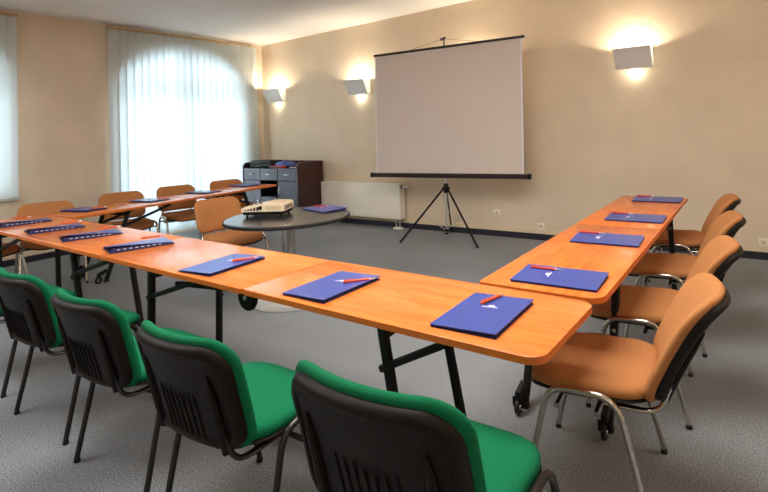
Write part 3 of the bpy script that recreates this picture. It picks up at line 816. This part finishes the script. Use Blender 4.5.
# ------------------------------------------------------------------ wall lamps
def sconce(label, x, first=None):
    y = wy(x)
    if first is not None:
        t = dup(first, label, (x, y, 1.985)); return t
    t = thing('wall_lamp', label, 'lamp', (x, y, 1.985), radians(1.5), 'angular wall lamps on the back wall')
    h = .19
    m = MB(); m.box(-h, h, -.012, 0, .02, .24); m.obj('back_plate', M['lampwhite'], t, smooth=False)
    fp = [Vector((-h, -.085, .005)), Vector((h, -.085, .005)), Vector((h, -.19, .225)), Vector((-h, -.19, .225))]
    for s_ in (-1, 1):
        pr_ = [(-.012, .0), (-.082, .006), (-.183, .212), (-.012, .212)]
        m = MB(); m.rings([[(s_*(h-.004), y, z) for y, z in pr_], [(s_*(h-.008), y, z) for y, z in pr_]]); m.obj('cheek', M['slat'], t, smooth=False)
    n = Vector((0, -.916, -.4))*.006
    m = MB(); m.rings([[p+n for p in fp], [p for p in fp]]); m.obj('front_panel', M['lampgrey'], t, smooth=False)
    m = MB(); m.rings([[p-n*.2 for p in fp], [p-n*.6 for p in fp]]); m.obj('reflector', M['lampwhite'], t, smooth=False)
    m = MB(); m.box(-h+.01, h, -.088, -.070, -.006, .008); m.box(-h+.01, h, -.012, 0, .002, .02)
    for q in (-.06, .06): m.box(q-.006, q+.006, -.05, -.01, .03, .05)
    m.obj('bottom_strip', M['lampwhite'], t, smooth=False)
    m = MB(); m.box(-h+.012, h-.012, -.072, -.0125, .012, .014); m.obj('diffuser', M['slat'], t, smooth=False)  # plate added to soften light leaking out of the bottom gap
    m = MB(); m.tube([(-.11, -.075, .13), (-.105, -.075, .13), (.105, -.075, .13), (.11, -.075, .13)], [.006, .014, .014, .006], 12); m.obj('bulb', M['bulb'], t)
    return t
LX = [-1.19, -6.98, -5.12, -3.15]
ll = ['grey fronted wall lamp glowing right of the projection screen', 'grey fronted wall lamp glowing beside the room corner, above the cabinet',
      'grey fronted wall lamp partly hidden by the left edge of the screen', 'wall lamp hidden behind the projection screen']
s0 = sconce(ll[0], LX[0])
for lb, x in zip(ll[1:], LX[1:]): sconce(lb, x, s0)
for x in LX:
    ld = bpy.data.lights.new('lamp_glow', 'POINT'); ld.energy = 30; ld.color = (1, .85, .66); ld.shadow_soft_size = .03
    lo = bpy.data.objects.new('lamp_glow', ld); C.objects.link(lo); lo.location = (x, wy(x)-.10, 2.135)
    ld = bpy.data.lights.new('lamp_glow_down', 'POINT'); ld.energy = 1.5; ld.color = (1, .95, .74); ld.shadow_soft_size = .02
    lo = bpy.data.objects.new('lamp_glow_down', ld); C.objects.link(lo); lo.location = (x, wy(x)-.045, 1.96)

# ------------------------------------------------------------------ sockets
def socket(label, x, z, first=None):
    if first: return dup(first, label, (x, wy(x), z))
    t = thing('wall_socket', label, 'socket', (x, wy(x), z), radians(1.5), 'white wall sockets')
    m = MB(); m.slab(outline(-.045, .045, -.042, .042, .01, 3), 0, .012, .003, xf=lambda p: Vector((p.x, -p.z, p.y))); pt = m.obj('plate', M['socket'], t)
    m = MB(); m.disc((0, -.0125, 0), (0,1,0), .021, .004, 20); m.obj('recess', M['beige'], t)
    m = MB()
    for q in (-.009, .009): m.disc((q, -.015, 0), (0,1,0), .0028, .002, 8)
    m.obj('holes', M['rubber'], t)
    return t
sk = socket('white wall socket under the lower right corner of the screen', -2.94, .30)
socket('low white wall socket between the screen and the right-hand tables', -2.36, .165, sk)
socket('low white wall socket at the right edge of the photo', -.115, .17, sk)

# ------------------------------------------------------------------ light
w = bpy.data.worlds.new('world'); bpy.context.scene.world = w; w.use_nodes = True
bg = w.node_tree.nodes['Background']
sky = w.node_tree.nodes.new('ShaderNodeTexSky'); sky.sky_type = 'HOSEK_WILKIE'; sky.turbidity = 5
sky.sun_direction = (.3, .5, .8)
w.node_tree.links.new(sky.outputs[0], bg.inputs['Color']); bg.inputs['Strength'].default_value = 1.0
def area(name, loc, rot, sx, sy, e, col):
    ld = bpy.data.lights.new(name, 'AREA'); ld.shape = 'RECTANGLE'; ld.size = sx; ld.size_y = sy; ld.energy = e; ld.color = col
    o = bpy.data.objects.new(name, ld); C.objects.link(o); o.location = loc; o.rotation_euler = rot
    return o
area('daylight', (WX-1.7, 4.6, 1.5), (0, -pi/2, 0), 3.6, 4.2, 720, (.86, .94, 1.0))
area('daylight', (WX-1.7, .6, 1.6), (0, -pi/2, 0), 3.0, 3.4, 420, (.86, .94, 1.0))
# unseen warm fill points added high up, behind and right of the camera
for x, y, e in ((1.7, -1.2, 26), (2.0, 3.4, 44)):
    ld = bpy.data.lights.new('fill_point', 'POINT'); ld.energy = e; ld.color = (1, .88, .74); ld.shadow_soft_size = .25
    o = bpy.data.objects.new('fill_point', ld); C.objects.link(o); o.location = (x, y, 2.5)
area('overhead_fill', (-1.4, 1.9, 3.0), (0, 0, 0), 2.4, 1.8, 125, (1, .96, .90))  # unseen overhead fill, added to brighten floor, tables and seats
area('overhead_fill', (-4.2, .0, 2.97), (0, 0, 0), 2.4, 1.2, 75, (.94, .97, 1))  # second added fill, cooler, unseen above the left side

sc = bpy.context.scene
sc.view_settings.view_transform = 'Standard'; sc.view_settings.look = 'None'
sc.view_settings.exposure = 0; sc.view_settings.gamma = 1
